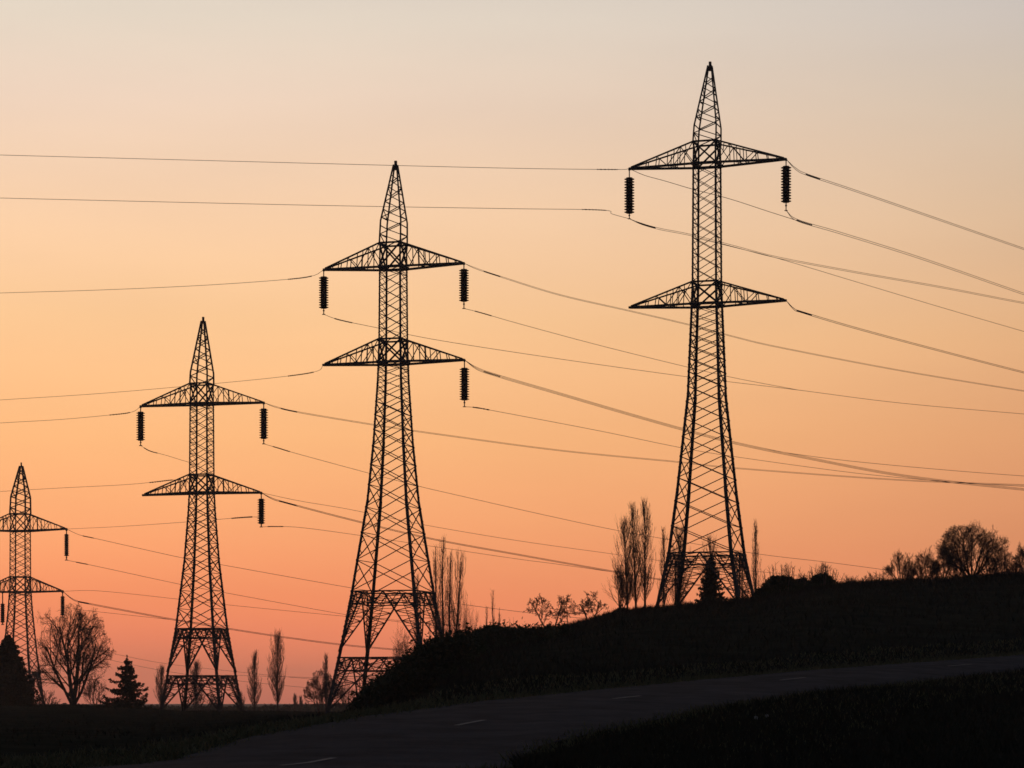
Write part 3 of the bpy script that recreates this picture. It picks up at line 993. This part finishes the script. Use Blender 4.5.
poplar(499, 235, 609, 5, 'short thin sapling, right one above the thicket', SG, 0, .3, tw=.4)
bare_tree(512, 178, 617, 12, 'tiny twiggy shrub on the thicket top right of the saplings', 3, 2, .9, None, (3, 4, 4), 1.0, name='bare_shrub', cat='shrub')
# small bare trees on the crest
bare_tree(550, 176, 594, 46, 'small gnarled bare tree on the bank, left of the three', 2, 4, .5, None, (2, 3, 3, 5, 6), 1.15, .04, .85, ln=.62, t0=.3)
bare_tree(568, 182, 594, 20, 'narrow gnarled bare tree on the bank, middle of the three', 1, 4, .6, None, (2, 3, 3, 4, 6), 1.1, .03, .75, ln=.58, t0=.35)
bare_tree(588, 185, 591, 38, 'gnarled bare tree on the bank, right of the three', 2, 4, .45, None, (2, 3, 3, 5, 6), 1.1, .04, .85, ln=.62, t0=.25)
CG = 'tall poplars left of the tallest pylon'
poplar(628, 199, 520, 33, 'left poplar of the tall clump beside the tallest pylon, leaning left', CG, -5, 1.35)
poplar(636, 201, 505, 22, 'middle poplar of the tall clump beside the tallest pylon', CG, -4, 1.3)
poplar(645, 199, 501, 22, 'right and tallest poplar of the clump beside the tallest pylon', CG, 0, 1.4)
bare_tree(621, 198, 556, 28, 'bushy bare sapling at the left foot of the tall poplar clump', 5, 3, .7, None, (3, 4, 5, 5), .9, .16)
poplar(664, 236, 529, 13, 'narrow poplar behind the left leg of the tallest pylon', 'poplars behind the tallest pylon', 0, .8)
poplar(679, 238, 528, 26, 'wide poplar inside the left legs of the tallest pylon', 'poplars behind the tallest pylon', 0, 1.4)
conifer(711, 214, 553, 34, 'dark conifer standing between the legs of the tallest pylon', 17, 11, .3, 1.7, .25, False, .75)
poplar(710, 244, 538, 24, 'poplar rising just behind the dark conifer under the tallest pylon', 'poplars behind the tallest pylon', 0, 1.1)
poplar(742, 240, 553, 16, 'short poplar behind the right legs of the tallest pylon', 'poplars behind the tallest pylon', 0, .8)
poplar(756, 250, 522, 12, 'narrow poplar just right of the tallest pylon', 'poplars behind the tallest pylon', 0, .9)
# bare trees on the right crest
bare_tree(901, 198, 551, 32, 'leftmost bare tree of the row on the right crest', 7, 4, 1.2, None, (3, 4, 5, 5, 4), .62, .1)
bare_tree(923, 200, 547, 34, 'second bare tree from the left on the right crest', 7, 4, 1.2, None, (3, 4, 5, 5, 4), .62, .1)
bare_tree(944, 197, 545, 32, 'bushy bare tree against the left side of the biggest one', 8, 4, 1.2, None, (3, 4, 5, 5, 4), .62, .1)
bare_tree(972, 196, 523, 68, 'biggest bare tree on the right crest, wide and rounded', 8, 4, 1.2, None, (3, 4, 5, 6, 6), .62, .05, .7, t0=.1, rnd=True)
bare_tree(1004, 199, 545, 32, 'small bare tree against the right side of the biggest one', 7, 4, 1.2, None, (3, 4, 5, 5, 4), .62, .1)
bare_tree(1026, 198, 543, 26, 'rightmost bare tree, cut by the photo edge', 7, 4, 1.2, None, (3, 4, 5, 5, 4), .8, .1)

for (u, v, wd, lab) in ((912, 562, 26, 'low twiggy shrub between the first two trees on the right crest'), (935, 559, 26, 'low twiggy shrub left of the bushy crest tree'),
                        (957, 552, 30, 'low twiggy shrub at the left foot of the biggest crest tree'), (990, 552, 30, 'low twiggy shrub at the right foot of the biggest crest tree'),
                        (1015, 558, 24, 'low twiggy shrub between the two rightmost crest trees')):
    bare_tree(u, 197, v, wd, lab, 7, 3, 1.1, None, (3, 4, 5, 5), .6, .05, .6, name='bare_shrub', cat='shrub', ln=.66, t0=.08)

# thicket on the left end of the bank
def thicket():
    root = empty('thicket', Vector((world(450, 130, 690).x, 130, gz_uD(450, 130))))
    tag(root, 'dense dark evergreen thicket climbing the left end of the bank beside the road', 'thicket')
    SK = [(358, 706), (370, 692), (382, 682), (394, 674), (405, 667), (415, 658), (428, 646), (440, 642), (452, 641), (470, 637), (480, 632.5), (490, 629), (500, 629.5),
          (512, 632), (521, 629.5), (530, 632), (541, 631), (552, 631), (566, 629)]
    us = [a for a, _ in SK]; vs = [b for _, b in SK]
    C, Rr = [], []
    for i in range(1500):
        u = random.uniform(358, 566)
        D = random.uniform(112, 150) if u < 470 else random.uniform(135, 175)
        D += (u - 450) * .02
        gz = gz_uD(u, D)
        top = EYE + (V0 - float(np.interp(u, us, vs))) * D / F
        r = random.uniform(.25, .62) if i % 3 else random.uniform(.35, .95)
        if top - gz < .15: continue
        # bulk everywhere, extra clumps on the skyline
        z = gz + (top - gz) * random.random() ** .6 if i % 3 else top
        z = min(z, top - r * .85 + random.gauss(0, .06) + (r * .45 if i % 9 == 0 else 0))
        C.append((( u - U0) * D / F, D, z)); Rr.append(r)
    V = leaf_cloud(C, Rr, 130000, .12)
    V -= np.array(root.location)[None, None, :]
    np_mesh('foliage', V, 4, M_LEAF, root)
thicket()

def bush(u, D, vtop, wpx, label, n=9000, twigs=30, twig_h=14, leaf=.12, group=None, blobs=40):
    s = D / F
    root = empty('bush', Vector(((u - U0) * s, D, gz_uD(u, D) - .1)))
    tag(root, label, 'bush', group)
    H = EYE + (V0 - vtop) * s - root.location.z
    half = wpx / 2 * s
    C, Rr = [], []
    for i in range(blobs):
        x = random.uniform(-1, 1)
        prof = max(.15, 1 - abs(x) ** 2.2)
        r = min(half, H) * random.uniform(.16, .34)
        z = max(r * .3, H * prof * random.random() ** .22 - r * .8)
        C.append((x * half * .92, random.uniform(-1, 1) * half * .5, z)); Rr.append(r)
    np_mesh('foliage', leaf_cloud(C, Rr, n, leaf), 4, M_LEAF, root)
    m = MB()
    for i in range(twigs):
        x = random.gauss(0, .38) * half
        b = Vector((x, random.gauss(0, .3) * half, 0))
        h = H + twig_h * s * random.uniform(.1, 1) * max(.2, 1 - abs(x / half) * .9)
        tip_ = b + Vector((x * .35 + random.gauss(0, .5) * s * 2, random.gauss(0, .3), h))
        mid = b.lerp(tip_, .55) + Vector((random.gauss(0, .3) * s, 0, 0))
        m.tube([b, mid, tip_], [.4 * s, .28 * s, .1 * s], 3, False)
        for j in range(5):
            t = random.uniform(.55, .95); q = mid.lerp(tip_, (t - .5) * 2) if t > .5 else mid
            m.tube([q, q + Vector((random.gauss(0, 1.6) * s, random.gauss(0, 1) * s, random.uniform(1, 4) * s))], [.18 * s, .08 * s], 3, False)
    if twigs: m.build('twigs', M_TWIG, root)
    return root
bush(781, 186, 575, 46, 'rounded dark bush right of the tallest pylon with thin twigs on top', 24000, 34, 17, blobs=95)
bush(822, 188, 574, 32, 'dark bush with a brush of upright twigs in the middle of the crest', 11000, 46, 15, blobs=60)
bush(803, 190, 578, 24, 'low dark bush between the rounded bush and the one with upright twigs', 5000, 14, 7)
bush(851, 192, 582, 22, 'low scrub bush right of the one with upright twigs', 4000, 18, 8)
bush(876, 194, 580.5, 30, 'low twiggy scrub at the foot of the leftmost crest tree', 4000, 34, 11)
bush(622, 188, 608, 22, 'small dark bush at the foot of the tall poplar clump', 4000, 0, 5)
bush(650, 187, 607, 10, 'tiny dark bush beside the left foot of the tallest pylon', 2000, 0, 3)
bush(700, 186, 602.5, 14, 'tiny dark bush under the tallest pylon left of the conifer', 1500, 0, 3)

# far hedge line on the plain
def far_hedge():
    V = []
    P = []
    for i in range(9000):
        u = rng.uniform(-120, 560)
        D = rng.uniform(760, 960)
        X = (u - U0) * D / F
        h = 1.5 + 1.4 * noise.noise(Vector((X * .02, 4, D * .004))) + .9 * noise.noise(Vector((X * .12, 1, 2)))
        P.append((X, D, gz_uD(u, D) + max(.3, h) * rng.random() ** .7))
    o = np_mesh('distant_woods', leaf_quads(np.array(P), 1.1), 4, M_LEAF)
    tag(o, 'hazy low hedge line far across the plain', 'hedge', kind='stuff')
far_hedge()

# ------------------------------------------------------------------ grass
def blades(name, pts, h, wd, m):
    n = len(pts)
    p = np.array(pts)
    hh = h * rng.uniform(.35, 1.25, (n, 1))
    a = rng.uniform(0, math.pi, n)
    dx = np.stack([np.cos(a), np.sin(a), np.zeros(n)], 1) * wd * rng.uniform(.6, 1.4, (n, 1))
    ln = np.stack([rng.normal(0, .45, n), rng.normal(0, .45, n), np.ones(n)], 1) * hh
    V = np.stack([p - dx, p + dx, p + ln], 1)
    o = np_mesh(name, V, 3, m)
    tag(o, kind='stuff')
    return o
P = []
for i in range(60000):
    k = random.randrange(len(pairs))
    a, b = pairs[k]
    side_ = (b - a).normalized()
    off = random.random() ** 1.4 * 5.5
    q = b + side_ * (off - .12) if i % 2 else a - side_ * (off - .12)
    if q.y < 30: continue
    P.append((q.x + random.gauss(0, .2), q.y + random.gauss(0, .3), ground(q.x, q.y) - .01))
blades('verge_grass', P, .15, .026, M_GRASS)
P = []
for i in range(34000):
    u = random.uniform(520, 1060)
    lo = itp(NEAR, u, 2) - 4
    D = random.uniform(40, max(41, lo))
    P.append(((u - U0) * D / F, D, gz_uD(u, D) - .02))
blades('rough_grass', P, .30, .022, M_DRY)
P = []
for i in range(42000):
    u = random.uniform(440, 1060)
    Dc = itp(CREST, u, 1)
    if i % 3:
        D = Dc + random.gauss(0, 12)
    else:
        D = random.uniform(itp(FAR, u, 2) + 4, Dc)
    P.append(((u - U0) * D / F, D, gz_uD(u, D) - .02))
blades('bank_grass', P, .42, .03, M_DRY)
P = []
for i in range(16000):
    u = random.uniform(-30, 400)
    D = random.uniform(70, 330) if i % 2 else random.gauss(312, 8)
    if D < itp(FAR, u, 2) + 3 and u > 150: continue
    P.append(((u - U0) * D / F, D, gz_uD(u, D) - .02))
blades('field_grass', P, .16, .03, M_DRY)

# two pale stones in the near verge
for (u, D, r, lab) in ((756, 62, .05, 'pale stone in the dark verge below the road, left of the pair'), (767, 63, .042, 'smaller pale stone in the dark verge below the road, right of the pair')):
    m = MB()
    m.lathe([(r * .55, -.02), (r * .95, r * .3), (r, r * .7), (r * .7, r * 1.15), (r * .25, r * 1.35)], 9)
    for p in m.v:
        p *= 1 + .16 * noise.noise(p * 21 + Vector((u, 0, 0)))
    o = m.build('stone', M_STONE, None, True)
    o.location = ((u - U0) * D / F, D, gz_uD(u, D) + .16)
    tag(o, lab, 'stone')

# ------------------------------------------------------------------ haze
hz = MB()
x0, x1, y0, y1, z0, z1 = -6100, 6100, -6100, 6100, -12.0, 72.0
hz.v = [Vector(p) for p in ((x0, y0, z0), (x1, y0, z0), (x1, y1, z0), (x0, y1, z0), (x0, y0, z1), (x1, y0, z1), (x1, y1, z1), (x0, y1, z1))]
hz.f = [(0, 3, 2, 1), (4, 5, 6, 7), (0, 1, 5, 4), (1, 2, 6, 5), (2, 3, 7, 6), (3, 0, 4, 7)]
mh = bpy.data.materials.new('evening_haze'); mh.use_nodes = True
mt_ = mh.node_tree
mt_.nodes.remove(mt_.nodes['Principled BSDF'])
pv = mt_.nodes.new('ShaderNodeVolumePrincipled')
pv.inputs['Color'].default_value = (0.86, 0.83, 0.88, 1)
pv.inputs['Density'].default_value = 0.00014
pv.inputs['Anisotropy'].default_value = 0.6
mt_.links.new(pv.outputs[0], mt_.nodes['Material Output'].inputs['Volume'])
ho = hz.build('haze', mh)
tag(ho, kind='stuff')
